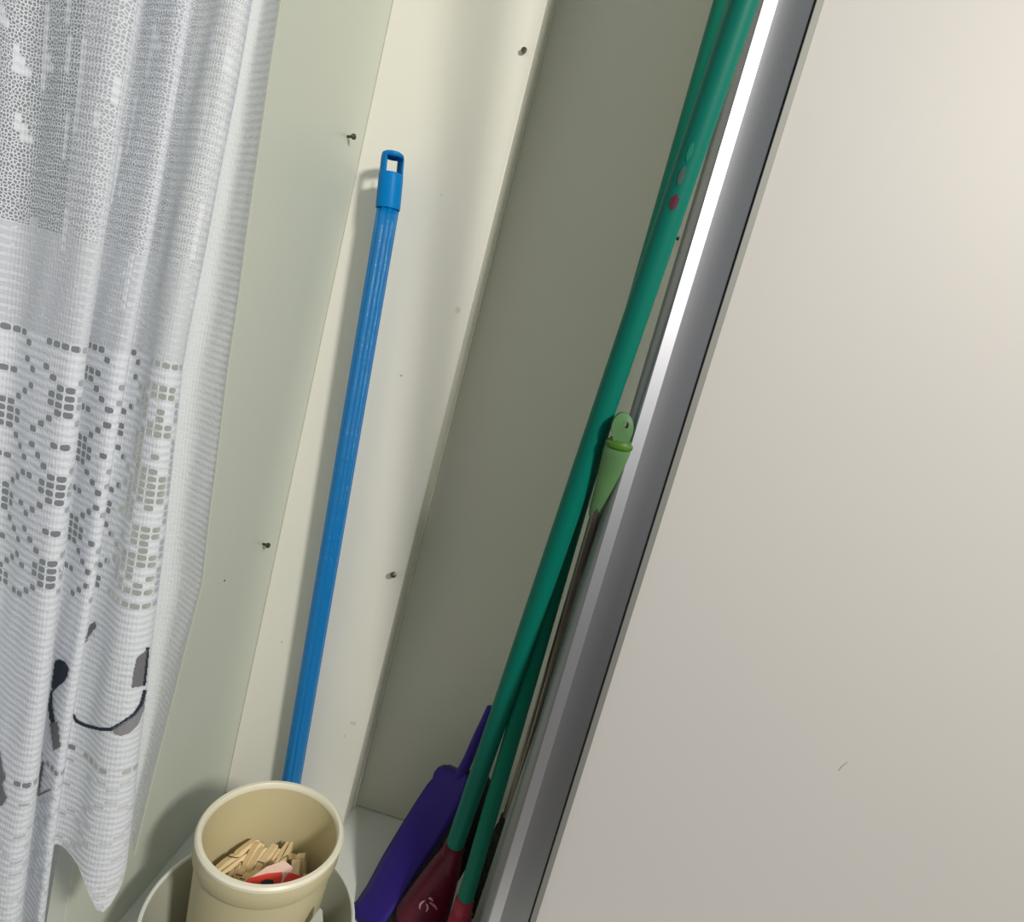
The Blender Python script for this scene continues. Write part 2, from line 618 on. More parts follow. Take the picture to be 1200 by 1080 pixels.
# ------------------------------------------------------------------ green-handled tool with steel tube
def green_tool():
    t0 = at(699, 598, 0.572)
    t1 = at(724.5, 524, 0.553)
    lo = at(585, 985, 0.700)
    d = (lo - t0).normalized()
    root = empty('floor_brush', (lo.x, lo.y, 0))
    parts = []
    end = t0 + d * ((t0.z - 0.165) / -d.z)
    e0_ = end
    bm = bmesh.new()
    tube(bm, [t0 + (t1 - t0) * .06, t0 + d * .003, t0.lerp(end, .5), end], [.0046] * 4, n=24)
    parts.append(link('steel_tube', bm, M['steel'], smooth=True))
    parts[-1]['label'] = 'thin steel tube'
    # grip, flattened and tapering
    u = (t1 - t0).normalized()
    side, fr = frame(u)
    bm = bmesh.new()
    secs = []
    n = 28
    L = (t1 - t0).length
    prof = [(-.10, .0055), (0.0, .0066), (.03, .0072), (.3, .0082), (.6, .0098), (.85, .0112), (.97, .0116), (1.0, .0108)]
    for s, r in prof:
        c = t0 + u * (s * L)
        secs.append([bm.verts.new(c + side * math.cos(2 * PI * k / n) * r + fr * math.sin(2 * PI * k / n) * r * .62) for k in range(n)])
    for i in range(len(secs) - 1):
        for k in range(n):
            bm.faces.new((secs[i][k], secs[i][(k + 1) % n], secs[i + 1][(k + 1) % n], secs[i + 1][k]))
    bm.faces.new(secs[0][::-1]); bm.faces.new(secs[-1])
    parts.append(link('grip', bm, M['lime'], smooth=True))
    parts[-1]['label'] = 'sea-green plastic grip'
    # joint collar
    bm = bmesh.new()
    secs = []
    for s, r in [(1.0, .0100), (1.015, .0121), (1.06, .0121), (1.09, .0098), (1.12, .0088)]:
        c = t0 + u * (s * L)
        secs.append([bm.verts.new(c + side * math.cos(2 * PI * k / n) * r + fr * math.sin(2 * PI * k / n) * r * .64) for k in range(n)])
    for i in range(len(secs) - 1):
        for k in range(n):
            bm.faces.new((secs[i][k], secs[i][(k + 1) % n], secs[i + 1][(k + 1) % n], secs[i + 1][k]))
    bm.faces.new(secs[0][::-1]); bm.faces.new(secs[-1])
    parts.append(link('joint_collar', bm, M['lime_dk'], smooth=True))
    parts[-1]['label'] = 'brighter green joint'
    # hanging loop: plate with an eyelet
    c = t0 + u * (1.12 * L)
    v = (u + side * 0.0).normalized()
    tip = at(731, 483, 0.549)
    v = (tip - c).normalized()
    H = (tip - c).length
    s2, f2 = frame(v)
    outer = []
    inner = []
    N = 36
    for k in range(N):
        t = 2 * PI * k / N
        cs = math.cos(t)
        wv = 0.0092 * (cs if math.sin(t) > 0 else math.copysign(abs(cs) ** .45, cs) * (1 + .12 * math.sin(t)))
        outer.append(c + v * (H * .43 + H * .57 * math.sin(t)) + s2 * wv)
        inner.append(c + v * (H * .58 + H * .13 * math.sin(t)) + s2 * (0.0018 * math.cos(t) - .0030))
    bm = bmesh.new()
    fo = [bm.verts.new(p + f2 * .0045) for p in outer]; fi = [bm.verts.new(p + f2 * .0055) for p in inner]
    bo = [bm.verts.new(p - f2 * .0045) for p in outer]; bi = [bm.verts.new(p - f2 * .0055) for p in inner]
    for k in range(N):
        q = (k + 1) % N
        bm.faces.new((fo[k], fo[q], fi[q], fi[k])); bm.faces.new((bo[k], bi[k], bi[q], bo[q]))
        bm.faces.new((fo[k], bo[k], bo[q], fo[q])); bm.faces.new((fi[k], fi[q], bi[q], bi[k]))
    parts.append(link('hanging_loop', bm, M['lime'], smooth=True))
    # bottle-shaped dark brush head standing on the floor
    bm = bmesh.new()
    tube(bm, [e0_ - d * .022, e0_ - d * .004, e0_, e0_ + d * .012], [.0068, .0076, .0092, .0092], n=24)
    parts.append(link('socket', bm, M['rubber_shade'], smooth=True))
    bm = bmesh.new()
    core_end = e0_ + d * ((e0_.z - 0.012) / -d.z)
    tube(bm, [e0_, e0_.lerp(core_end, .3), e0_.lerp(core_end, .8), core_end], [.009, .0125, .0145, .012], n=24)
    parts.append(link('brush_core', bm, M['bristle'], smooth=True))
    bm = bmesh.new()
    rnd = random.Random(4)
    sa, sb = frame(d)
    for q in range(900):
        t = rnd.uniform(0.02, 1)
        an = rnd.uniform(0, 2 * PI)
        c_ = e0_.lerp(core_end, t)
        rr = .010 + .0095 * min(1, t * 2.2)
        ra = sa * math.cos(an) + sb * math.sin(an)
        ta = sb * math.cos(an) - sa * math.sin(an)
        p1 = c_ + ra * rr + d * .002
        if p1.z < .0005 or p1.x > XR - .001: continue
        vs = [bm.verts.new(c_ + ta * .0005), bm.verts.new(c_ - ta * .0005), bm.verts.new(p1 - ta * .0004), bm.verts.new(p1 + ta * .0004)]
        bm.faces.new(vs)
    o = link('bristles', bm, M['bristle']); o['kind'] = 'stuff'
    parts.append(o)
    settle(root, parts)
    tag(root, 'thin steel-tubed brush with green plastic grip and hanging loop, behind the green broom poles', 'brush')


green_tool()

# ------------------------------------------------------------------ violet dustpan
def dustpan():
    # front face outline, from the floor up; left edge stands back, right edge comes forward
    def P(px, py, Y): return at(px, py, Y)
    YL, YR = 0.735, 0.700
    left = [(398, 1098), (415, 1066), (430, 1038), (448, 1004), (469, 969), (487, 940), (500, 920), (507, 912), (509, 905), (514, 899), (521, 896)]
    right = [(441, 1100), (452, 1080), (466, 1058), (481, 1034), (497, 1010), (515, 985), (527, 966), (537, 948), (546, 930), (549, 915), (546, 903)]
    n = len(left)
    V = []
    for i in range(n):
        t = i / (n - 1)
        a = P(*left[i], 0.690 + 0.075 * t); b = P(*right[i], 0.655 + 0.085 * t)
        a.z = max(a.z, .002); b.z = max(b.z, .002)
        V.append([a.lerp(b, s / 6) + Vector((0, 0.004 * math.sin(PI * s / 6) * -1, 0)) for s in range(7)])
    root = empty('dustpan', (V[0][0].x, V[0][0].y, 0))
    nrm = (V[5][6] - V[5][0]).cross(V[8][0] - V[2][0]).normalized()
    if nrm.y < 0: nrm = -nrm          # away from the eye
    bm = bmesh.new()
    G = [[bm.verts.new(p) for p in row] for row in V]
    for i in range(n - 1):
        for s in range(6):
            bm.faces.new((G[i][s], G[i][s + 1], G[i + 1][s + 1], G[i + 1][s]))
    pan = link('pan', bm, M['purple'], smooth=True)
    so = pan.modifiers.new('t', 'SOLIDIFY'); so.thickness = .002; so.offset = 0
    parts = [pan]
    # raised rim behind (walls of the pan) along both sides and round the top
    bm = bmesh.new()
    edge = [V[i][0] for i in range(n)] + [V[n - 1][s] for s in range(1, 7)]
    dep = [0.006 + 0.016 * (i / (len(edge) - 1)) for i in range(len(edge))]
    a = [bm.verts.new(p) for p in edge]; b = [bm.verts.new(p + nrm * dep[i]) for i, p in enumerate(edge)]
    for i in range(len(edge) - 1):
        bm.faces.new((a[i], a[i + 1], b[i + 1], b[i]))
    rim = link('side_wall', bm, M['purple'], smooth=True)
    so = rim.modifiers.new('t', 'SOLIDIFY'); so.thickness = .0018
    parts.append(rim)
    # black strip added along the right edge, standing in for the shadow there
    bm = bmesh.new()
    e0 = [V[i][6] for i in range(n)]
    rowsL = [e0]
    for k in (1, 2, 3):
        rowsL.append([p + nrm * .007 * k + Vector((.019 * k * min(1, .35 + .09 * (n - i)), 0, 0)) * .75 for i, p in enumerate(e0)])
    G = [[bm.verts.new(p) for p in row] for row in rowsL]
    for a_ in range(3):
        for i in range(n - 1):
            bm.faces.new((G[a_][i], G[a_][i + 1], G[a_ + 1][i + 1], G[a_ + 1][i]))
    lip = link('shade_strip', bm, M['rubber_shade'], smooth=True)  # added strip in place of the shadow, not a lip of the pan
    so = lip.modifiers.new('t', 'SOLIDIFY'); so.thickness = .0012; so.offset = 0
    lip['label'] = 'black strip standing in for the shadow beside the pan'
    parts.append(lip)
    # handle
    h0 = P(538, 912, 0.742); h1 = P(560, 862, 0.752); h2 = P(575, 829, 0.758)
    bm = bmesh.new()
    tube(bm, [h0, P(549, 889, .745), h1, P(568, 845, .755), h2, h2 + (h2 - h1).normalized() * .002], [.0078, .0066, .0058, .0055, .0052, .003], n=20)
    parts.append(link('handle', bm, M['purple'], smooth=True))
    bm = bmesh.new()      # short rib joining handle and pan
    tube(bm, [P(524, 935, .728), P(531, 922, .736), h0], [.002, .004, .0078], n=16)
    parts.append(link('handle_root', bm, M['purple'], smooth=True))
    settle(root, parts)
    tag(root, 'dark violet plastic dustpan standing on end left of the green brooms', 'dustpan')


dustpan()

# ------------------------------------------------------------------ white pail and cream pot
PX, PY = -0.1700, 0.5605
def pail():
    c = Vector((-0.1655, 0.5415, 0.0))
    root = empty('pail', c)
    bm = bmesh.new()
    h = 0.1095
    R = 0.1000
    prof = [(0, .003), (.080, .003), (.084, .006), (R - .0022, h - .004), (R - .0012, h), (R + .0010, h + .0012), (R + .0018, h - .001), (R + .0015, h - .005),
            (R - .0006, h - .006), (.0865, .004), (.0855, 0), (.080, 0), (0, 0)]
    lathe(bm, prof, 96)
    b = link('body', bm, M['pail_body'], root, smooth=True)
    bm = bmesh.new()
    lathe(bm, [(R - .0016, h - .002), (R - .0014, h + .001), (R, h + .0022), (R + .0018, h + .0016), (R + .0024, h - .0006), (R + .0021, h - .0034), (R + .0014, h - .0036), (R - .0016, h - .002)], 96)
    link('rim', bm, M['pail'], root, smooth=True)['label'] = 'bright thin rim'
    # moulded ribs on the inside wall
    for ang in (-12, 18):
        bm = bmesh.new()
        a = math.radians(ang)
        dirv = Vector((math.cos(a), math.sin(a), 0))
        pts = [dirv * (.0835 + .0125 * k / 6) + Vector((0, 0, .010 + .085 * k / 6)) for k in range(7)]
        tube(bm, pts, [.0006, .0012, .0014, .0014, .0014, .0012, .0006], n=8)
        link('rib', bm, M['pail'], root, smooth=True)
    tag(root, 'white round pail on the floor, its thin rim and inside showing around the cream pot', 'pail')


pail()


def lug_piece():
    p = at(372, 1078, 0.530)
    root = empty('plastic_clip', (p.x, p.y, p.z))
    bm = bmesh.new()
    u = Vector((1, .2, 0)).normalized(); v = Vector((0, .25, 1)).normalized(); n = u.cross(v).normalized()
    out = [(-.010, -.014), (.008, -.014), (.009, -.010), (.002, .010), (-.001, .012), (-.003, .009), (-.009, -.008)]
    slab(bm, [p + u * a + v * b for a, b in out], n * .002)
    o = link('plate', bm, M['pail_body'], bevel=.0003)
    bm = bmesh.new()
    slab(bm, [p - n * .0004 + u * a + v * b for a, b in [(-.0012, -.004), (.0012, -.004), (.0016, 0), (.0008, .004), (-.0008, .004), (-.0014, 0)]], -n * .0002)
    q = link('slot', bm, M['screw'])
    q['label'] = 'dark slot'
    settle(root, [o, q])
    tag(root, 'small white slotted plastic piece inside the pail, right of the cream pot', 'clip')


def pot():
    root = empty('pot', (PX, PY, 0.0035))
    R = 0.0708
    H = 0.1870
    prof = [(0, .004), (.0535, .004), (.0555, .006), (R - .0058, H - .006), (R - .0054, H - .0012), (R - .0036, H + .0010), (R - .0010, H), (R, H - .003),
            (R - .0002, H - .020), (R - .0016, H - .0225), (R - .0036, H - .0225), (.0590, .004), (.0575, 0.0), (.052, 0.0), (.050, .0012), (0, .0012)]
    bm = bmesh.new()
    lathe(bm, prof, 96)
    link('body', bm, M['pot'], root, smooth=True)
    bm = bmesh.new()
    lathe(bm, [(R - .0062, H - .004), (R - .0060, H + .0002), (R - .0046, H + .0020), (R - .0012, H + .0018), (R + .0006, H - .0002), (R + .0006, H - .0030), (R - .0008, H - .0034), (R - .0062, H - .004)], 96)
    link('rim', bm, M['pot_rim_lit'], root, smooth=True)['label'] = 'thick rim of the pot, coloured paler as lit'
    tag(root, 'cream plastic pot holding wooden clothes pegs, standing in the white pail', 'pot')


pot()
# lug_piece built below with the small things

# ------------------------------------------------------------------ clothes pegs
PEGS = [(-0.0224,-0.0039,0.0213,1.611,-0.046,-0.787),(-0.0059,-0.0327,0.0218,-0.051,-0.076,2.962),(0.0089,0.0065,0.0231,3.106,0.005,-0.966),(0.0016,0.0011,0.0235,-0.006,0.016,-0.967),(-0.018,0.0273,0.0255,-1.61,-0.218,-2.508),(0.0127,0.0246,0.0268,1.516,0.227,-0.788),(0.0208,-0.0255,0.0271,1.644,-0.249,-2.513),(-0.0172,-0.0089,0.0319,0.023,3.059,0.567),(0.0141,0.0009,0.0337,-1.61,-0.019,-2.154),(-0.0054,0.013,0.0344,1.734,-0.138,0.476),(0.0226,-0.0123,0.0356,-3.121,0.216,0.833),(0.0255,-0.0227,0.0358,0.021,-2.839,0.837),(-0.0158,-0.0085,0.0418,-1.607,-0.017,1.998),(0.0195,0.0046,0.0428,-1.537,0.007,-3.032),(0.0392,0.0178,0.0429,1.586,1.631,0.439),(-0.0385,0.0081,0.043,0.877,-1.138,1.408),(0.0027,0.0295,0.0447,2.715,-0.328,0.242),(-0.0224,-0.0213,0.0464,1.855,0.281,2.143),(0.0017,-0.0403,0.0517,-2.749,-0.989,-0.083),(0.0238,0.0023,0.0525,-1.504,-0.194,1.361),(-0.0188,-0.0218,0.0559,-1.285,0.28,2.149),(-0.0085,-0.0044,0.0573,-0.442,0.449,-0.738),(-0.0284,-0.0263,0.0576,-1.932,-0.795,-0.801),(0.0055,0.0357,0.0579,-1.071,-0.54,-0.175),(0.0089,-0.0029,0.0585,1.713,0.33,2.544),(-0.027,0.0023,0.0589,-2.097,-0.406,-2.127),(-0.028,0.0331,0.0597,2.261,1.497,-0.338),(0.0017,0.0214,0.0603,0.949,0.118,2.352),(0.0418,0.0016,0.0606,0.146,2.023,1.539),(-0.0273,0.0222,0.0608,-1.613,-1.189,0.564),(0.014,-0.0281,0.0626,1.329,0.354,0.297),(0.0106,0.0247,0.0675,-0.781,-0.065,-0.752),(0.0092,-0.0154,0.0689,-1.227,-0.781,0.636),(-0.0414,0.009,0.0701,-0.498,-1.181,1.514),(0.0061,0.0112,0.0721,-1.492,2.746,-0.291),(-0.0023,-0.0209,0.0721,-2.364,-0.369,-0.451),(0.0212,-0.002,0.0725,-2.542,-0.268,-0.151),(-0.0231,-0.0087,0.0767,-0.466,-0.081,-1.819),(0.0109,0.0295,0.0774,1.063,-0.015,-0.573),(-0.0088,0.0012,0.0783,-1.939,0.094,1.305),(0.0379,-0.0207,0.0839,0.229,1.178,1.26),(-0.0161,-0.0343,0.0862,3.012,0.325,-0.44),(0.0077,0.0372,0.0869,0.196,-2.921,-0.228),(-0.0272,0.0197,0.0878,0.481,2.505,1.198),(0.0113,0.0184,0.0891,0.053,3.062,-0.52),(0.0002,0.0076,0.0894,1.072,-0.81,1.641),(0.0055,-0.0154,0.0895,-1.862,-0.104,-1.9),(0.0249,-0.0372,0.0899,0.057,1.812,-2.364),(0.0285,-0.0185,0.0904,-1.928,1.916,0.664),(-0.0114,-0.0079,0.0956,0.871,-0.428,-0.221),(-0.0128,0.0254,0.0977,-1.494,0.458,-1.994),(0.0215,0.0315,0.0993,1.05,0.564,-0.766),(-0.0377,0.0078,0.101,2.178,0.523,-1.686),(0.0164,0.0143,0.1011,2.774,-0.087,-0.996),(0.0167,-0.021,0.1026,0.163,0.602,-1.889),(-0.01,-0.0367,0.1029,-1.674,0.011,2.83),(-0.0217,0.0104,0.1044,0.815,0.277,2.185),(-0.0303,0.0001,0.1056,0.913,-0.736,1.659),(0.0423,0.012,0.1065,1.334,-1.146,1.882),(0.0084,0.0053,0.1073,-1.212,-0.869,0.601),(-0.0235,-0.0202,0.1086,0.852,2.921,-0.593),(0.0289,0.0092,0.111,2.757,-0.114,-0.824),(-0.0001,0.0319,0.114,0.931,2.983,0.143),(0.0339,0.0266,0.1169,-0.549,-1.031,2.229),(0.001,-0.0087,0.1169,-2.133,-0.382,1.678),(-0.0197,-0.0321,0.1171,-0.721,2.986,-0.601),(0.0103,-0.0227,0.1182,2.831,-0.23,1.526),(0.0207,-0.029,0.1186,0.684,-1.357,-2.655),(-0.0003,0.0243,0.1194,0.926,0.135,-3.031),(-0.0038,0.0399,0.1225,0.035,3.029,0.088),(-0.0087,-0.0283,0.1233,-2.099,-0.174,-0.596),(-0.0222,0.0125,0.124,-0.574,-0.636,1.491),(-0.0381,-0.0152,0.1248,-1.384,0.616,1.888),(-0.0151,0.0067,0.1261,-0.541,-0.559,1.433),(0.0286,-0.0072,0.1277,-0.289,-2.7,-1.149),(0.0341,0.0026,0.1317,-2.87,0.291,-1.195),(-0.0362,0.0153,0.132,-0.454,-0.078,1.163),(-0.0029,-0.0192,0.1323,-1.282,0.077,0.151),(-0.0126,-0.0381,0.1324,-2.475,-0.412,-0.333),(-0.0065,0.0083,0.1327,0.433,2.687,1.368),(0.0238,-0.0399,0.1336,-0.075,1.949,-2.503),(0.0086,0.024,0.1344,1.743,-0.051,-1.509)]


def prong_mesh(sgn):
    """half a peg: long axis X, jaw at +X; sgn = side in Z"""
    bm = bmesh.new()
    L, W = .054, .0085
    prof = [(-L / 2, .0036), (-L / 2 + .001, .0013), (-.004, .0006), (.004, .0004), (.010, .0009), (.0125, .0022), (.015, .0009), (L / 2, .0003), (L / 2, .0030), (L / 2 - .003, .0052), (.014, .0056), (.004, .0052), (.001, .0038), (-.002, .0050), (-.012, .0053)]
    a = [bm.verts.new((x, -W / 2, z * sgn)) for x, z in prof]
    b = [bm.verts.new((x, W / 2, z * sgn)) for x, z in prof]
    bm.faces.new(a); bm.faces.new(b[::-1])
    n = len(a)
    for i in range(n):
        bm.faces.new((a[i], b[i], b[(i + 1) % n], a[(i + 1) % n]))
    bmesh.ops.recalc_face_normals(bm, faces=bm.faces)
    return bm


def spring_bm():
    bm = bmesh.new()
    pts = []
    for k in range(25):
        t = k / 24
        a = t * 3 * 2 * PI
        pts.append(Vector((.001 + .0021 * math.cos(a), -.0036 + .0072 * t, .0021 * math.sin(a))))
    pts = [Vector((-.006, -.0046, .0056)), Vector((-.003, -.0044, .003))] + pts + [Vector((-.003, .0044, -.003)), Vector((-.006, .0046, -.0056))]
    tube(bm, pts, [.0005] * len(pts), n=5)
    tube(bm, [Vector((-.006, -.0046, .0056)), Vector((-.006, .0042, .0056))], [.0005] * 2, n=5)
    tube(bm, [Vector((-.006, -.0042, -.0056)), Vector((-.006, .0046, -.0056))], [.0005] * 2, n=5)
    return bm


peg0 = empty('clothes_peg', (0, 0, 0))
pr1 = link('prong', prong_mesh(1), M['wood'], peg0)
pr2 = link('prong', prong_mesh(-1), M['wood'], peg0)
sp = link('spring', spring_bm(), M['wire'], peg0, smooth=True)
kids = [pr1, pr2, sp]
tag(peg0, 'pale wooden spring clothes peg lying in the heap in the cream pot', 'clothes peg', 'wooden clothes pegs in the cream pot')
for i, (x, y, z, a, b_, c) in enumerate(PEGS):
    if i == 0:
        r = peg0
    else:
        r = peg0.copy(); COL.objects.link(r)
        for k in kids:
            kk = k.copy(); COL.objects.link(kk); kk.parent = r
    r.location = (PX + x, PY + y, 0.0035 + z - .004)
    r.rotation_euler = (a, b_, c)

# ------------------------------------------------------------------ red and pink packet on the pegs
def packet():
    c = at(318, 1026, 0.545)
    root = empty('card_packet', c)
    # card plane faces the eye, a little curled
    n = (Vector((0, 0, EYE)) - c).normalized()
    n = (n + Vector((0.0, 0.1, .35))).normalized()
    u = Vector((1, -.12, .28)); u = (u - n * u.dot(n)).normalized()
    v = n.cross(u).normalized()

    def piece(name, pts, mat, off, th=.0005, lab=None):
        bm = bmesh.new()
        slab(bm, [c + u * a + v * b + n * (off - 3 * a * a) for a, b in pts], -n * th)
        o = link(name, bm, mat)
        if lab: o['label'] = lab
        return o
    ps = [piece('card', [(-.027, -.018), (.018, -.018), (.020, .004), (.016, .013), (.006, .016), (-.008, .006)], M['pink'], 0, .0012, 'pale pink card'),
          piece('red_band', [(-.024, -.018), (.012, -.018), (.011, -.002), (.009, .006), (-.004, .001), (-.020, -.008)], M['red'], .0007, .0006, 'red printed band'),
          piece('dark_print', [(-.006, -.011), (.001, -.010), (.006, -.006), (.003, -.003), (-.003, -.004), (-.007, -.007)], M['ink'], .0012, .0004, 'dark printed mark')]
    settle(root, ps)
    tag(root, 'red and pale pink printed card lying on the clothes pegs', 'card')
    c2 = at(343, 1028, 0.545)
    bm = bmesh.new()
    slab(bm, [c2 + u * a + v * b for a, b in [(-.008, -.010), (.012, -.008), (.011, .004), (-.006, .003)]], -n * .0015)
    o = link('red_tag', bm, M['red'])
    tag(o, 'small plain red tag on the pegs, right of the printed card', 'tag')


packet()
lug_piece()

# ------------------------------------------------------------------ lace curtain
ROWS = [0, 430, 680, 850, 1000, 1090]
COLS = {   # photograph columns of the fold ridges at those rows
    'A': [-170, -230, -260, -280, -300, -310],
    'C': [30, 5, -15, -30, -60, -70],
    'D': [168, 99, 74, 52, 34, 25],
    'F': [228, 151, 112, 84, 63, 50],
    'H': [296, 215, 187, 168, 150, 139],
    'J': [329, 267, 238, 194, 158, 146],
}
PITCH_U, PITCH_V = 0.0072, 0.0054


def col_curve(name, frac=None, other=None, dy=0.0, dpx=0):
    pts = []
    for i, r in enumerate(ROWS):
        px = COLS[name][i]
        if other: px = px + (COLS[other][i] - px) * frac
        px += dpx
        w = ray(px, r)
        q = w.x / w.y
        Y = 0.44 + (q + .57) * .20 + dy
        pts.append((w.z / w.y * Y, q * Y, Y))
    pts.sort()

    def f(z):
        if z <= pts[0][0]: i = 0
        elif z >= pts[-1][0]: i = len(pts) - 2
        else:
            i = max(k for k in range(len(pts) - 1) if pts[k][0] <= z)
        a, b = pts[i], pts[i + 1]
        t = (z - a[0]) / (b[0] - a[0])
        t = max(-.6, min(1.3, t))
        return Vector((a[1] + (b[1] - a[1]) * t, a[2] + (b[2] - a[2]) * t, 0))
    return f


KEYS = [  # curve, hem height relative to the eye
    (col_curve('A', .0, 'C', .030), -.60), (col_curve('A', .3, 'C', .000), -.60), (col_curve('A', .65, 'C', .004), -.60), (col_curve('A', .9, 'C', .026), -.60),
    (col_curve('C', .12, 'D', .026), -.60), (col_curve('C', .40, 'D', .008), -.60), (col_curve('C', .75, 'D', -.010), -.60), (col_curve('C', .95, 'D', -.010), -.60),
    (col_curve('D', .0, 'D', -.001), -.60), (col_curve('D', .0, 'F', .012, -9), -.60), (col_curve('D', .0, 'F', .020, -4), -.60),
    (col_curve('D', .35, 'F', .006), -.60), (col_curve('D', .75, 'F', -.004), -.60), (col_curve('F', .0, 'F', .000), -.595), (col_curve('F', .0, 'F', .012, -8), -.52),
    (col_curve('F', .0, 'F', .022, -5), -.480), (col_curve('F', .22, 'H', .012), -.478), (col_curve('F', .45, 'H', -.004), -.488), (col_curve('F', .72, 'H', -.010), -.516),
    (col_curve('F', .93, 'H', -.006), -.502), (col_curve('H', .0, 'H', .002), -.484), (col_curve('H', .0, 'J', .020, -5), -.478), (col_curve('H', .35, 'J', .024), -.485),
    (col_curve('H', .75, 'J', .012), -.480), (col_curve('J', .0, 'J', .002), -.478)]


def crom(P, t):
    n = len(P) - 1
    i = min(int(t * n), n - 1)
    s = t * n - i
    p0, p1, p2, p3 = P[max(i - 1, 0)], P[i], P[i + 1], P[min(i + 2, n)]
    return 0.5 * ((2 * p1) + (p2 - p0) * s + (2 * p0 - 5 * p1 + 4 * p2 - p3) * s * s + (3 * p1 - p0 - 3 * p2 + p3) * s ** 3)


ZT, ZB = 0.62, -0.60
# arc length of a mid-height section decides the cloth's columns
zs = -.15
dense = [crom([k[0](zs) for k in KEYS], i / 800) for i in range(801)]
cum = [0]
for i in range(800): cum.append(cum[-1] + (dense[i + 1] - dense[i]).length)
NU = int(cum[-1] / PITCH_U)
SUBU, SUBV = 2, 2
NV = int((ZT - ZB) / PITCH_V)
ts = []
j = 0
for i in range(NU * SUBU + 1):
    target = cum[-1] * i / (NU * SUBU)
    while j < 799 and cum[j + 1] < target: j += 1
    ts.append((j + (target - cum[j]) / max(1e-9, cum[j + 1] - cum[j])) / 800)
ROW_H1 = int((ZT - (-.068)) / PITCH_V)           # row of holes above the filet pattern
MOT = 33                                          # rows of filet pattern
ROW_H3 = int((ZT - (-.385)) / PITCH_V)           # row of holes under the prints
rnd = random.Random(11)
streak = set()
for _ in range(260):
    c, r0 = rnd.randrange(NU * SUBU), rnd.randrange(0, ROW_H1 - 10)
    for k in range(rnd.randrange(2, 8)): streak.add((c, r0 + k))
    if rnd.random() < .4: streak.update({(c + 1, r0 + 1), (c + 1, r0 + 2), (c + 2, r0 + 2)})


FILET = """.#####.. ......#. ........ .####... #.###... ##...##. ##.#.##. .#.#.#.. ..###.#. .####... ##...##. ##...##. ##.#.##.
##...#.. .###.#.. .#####.. #######. ######.. #.###.#. ##.#.##. ##...##. ##...##. ..###... ..###... #.##.#.. ...#.##. .#####.. .####...
###..##. #.#.##.. ##.#.##. .#####.. ........ ######..""".split()


def motif1(c, r):
    x = (c % 8) - 3.5
    y = (r % 11) - 5
    d = abs(x) * 1.2 + abs(y)
    return 1 if 4.3 < d <= 5.6 or d < 1.3 or (d > 8.2 and r % 3 == 0) or (abs(y) == 5 and abs(x) < 2) else 0


def motif(c, r):
    """filet pattern: rings and bars of holes round solid diamonds"""
    c0 = c - key_col(16.4) // SUBU + 800
    block = c0 // 8
    if block != 100 and r > 2: return motif1(c0, r + 4 * (block % 3))
    row = FILET[min(r, len(FILET) - 1)]
    return 1 if row[c0 % 8] == '#' else 0


def key_col(k):
    t = k / (len(KEYS) - 1)
    return min(range(len(ts)), key=lambda i: abs(ts[i] - t))


NEAR = key_col(5.3)
RIDGE = {key_col(8), key_col(13), key_col(20)}


def motif2(c, r):
    x = (c % 10) - 5
    y = (r % 9) - 4
    d = abs(x) + abs(y)
    return 1 if d in (3, 6) and (c * 7 + r * 3) % 4 else 0


def kind_of(c, r, ci):
    fr = c / NU
    last = c >= NU - 7
    if last:
        if r > ROW_H1 + 24 and c == NU - 4 and r % 2: return 1
        return 4
    if r < ROW_H1:
        if (ci, r) in streak or ci in RIDGE: return 7
        if r < ROW_H1 - 12 - (c % 5 == 0): return 6 if ci < NEAR else 2
        return 3
    if r <= ROW_H1 + MOT: return motif(c, r - ROW_H1)
    if r < ROW_H3: return 0
    if r == ROW_H3: return 1 if c % 5 else 0
    if r > ROW_H3 + 1: return 5 if motif2(c, r - ROW_H3) else 0
    return 0


hemv = [k[1] for k in KEYS]
verts, faces, kinds, uvs = [], [], [], []
ncol = NU * SUBU + 1
nrow = NV * SUBV + 1
keyvec_h = [Vector((h, 0, 0)) for h in hemv]
hem = [crom(keyvec_h, t).x for t in ts]
for jrow in range(nrow):
    z = ZT - jrow * PITCH_V / SUBV
    P = [k[0](z) for k in KEYS]
    for i, t in enumerate(ts):
        p = crom(P, t)
        zz = max(z, hem[i])
        if zz > z + 1e-9:
            Ph = [k[0](zz) for k in KEYS]
            p = crom(Ph, t)
        wob = 0.0008 * math.sin(i * .17 + z * 21) + .0003 * math.sin(i * .9 - z * 57)
        verts.append((p.x, p.y + wob, zz + EYE))
for jrow in range(nrow - 1):
    z = ZT - jrow * PITCH_V / SUBV
    for i in range(ncol - 1):
        if z <= hem[i] + 1e-5 and z <= hem[i + 1] + 1e-5: continue
        a = jrow * ncol + i
        faces.append((a, a + 1, a + ncol + 1, a + ncol))
        kinds.append(kind_of(i // SUBU, jrow // SUBV, i))
        u0, u1, v0, v1 = i / SUBU, (i + 1) / SUBU, jrow / SUBV, (jrow + 1) / SUBV
        uvs += [(u0, v0), (u1, v0), (u1, v1), (u0, v1)]
me = bpy.data.meshes.new('lace_curtain')
me.from_pydata(verts, [], faces)
at_ = me.attributes.new('lace', 'FLOAT', 'FACE')
at_.data.foreach_set('value', [float(k) for k in kinds])
uvl = me.uv_layers.new(name='UVMap')
flat = []
for q in uvs: flat += q
uvl.data.foreach_set('uv', flat)
for p in me.polygons: p.use_smooth = True
cur = bpy.data.objects.new('lace_curtain', me)
COL.objects.link(cur)
tag(cur, 'white lace curtain with folds, filet pattern and printed kitchen utensils along its lower part', 'curtain')


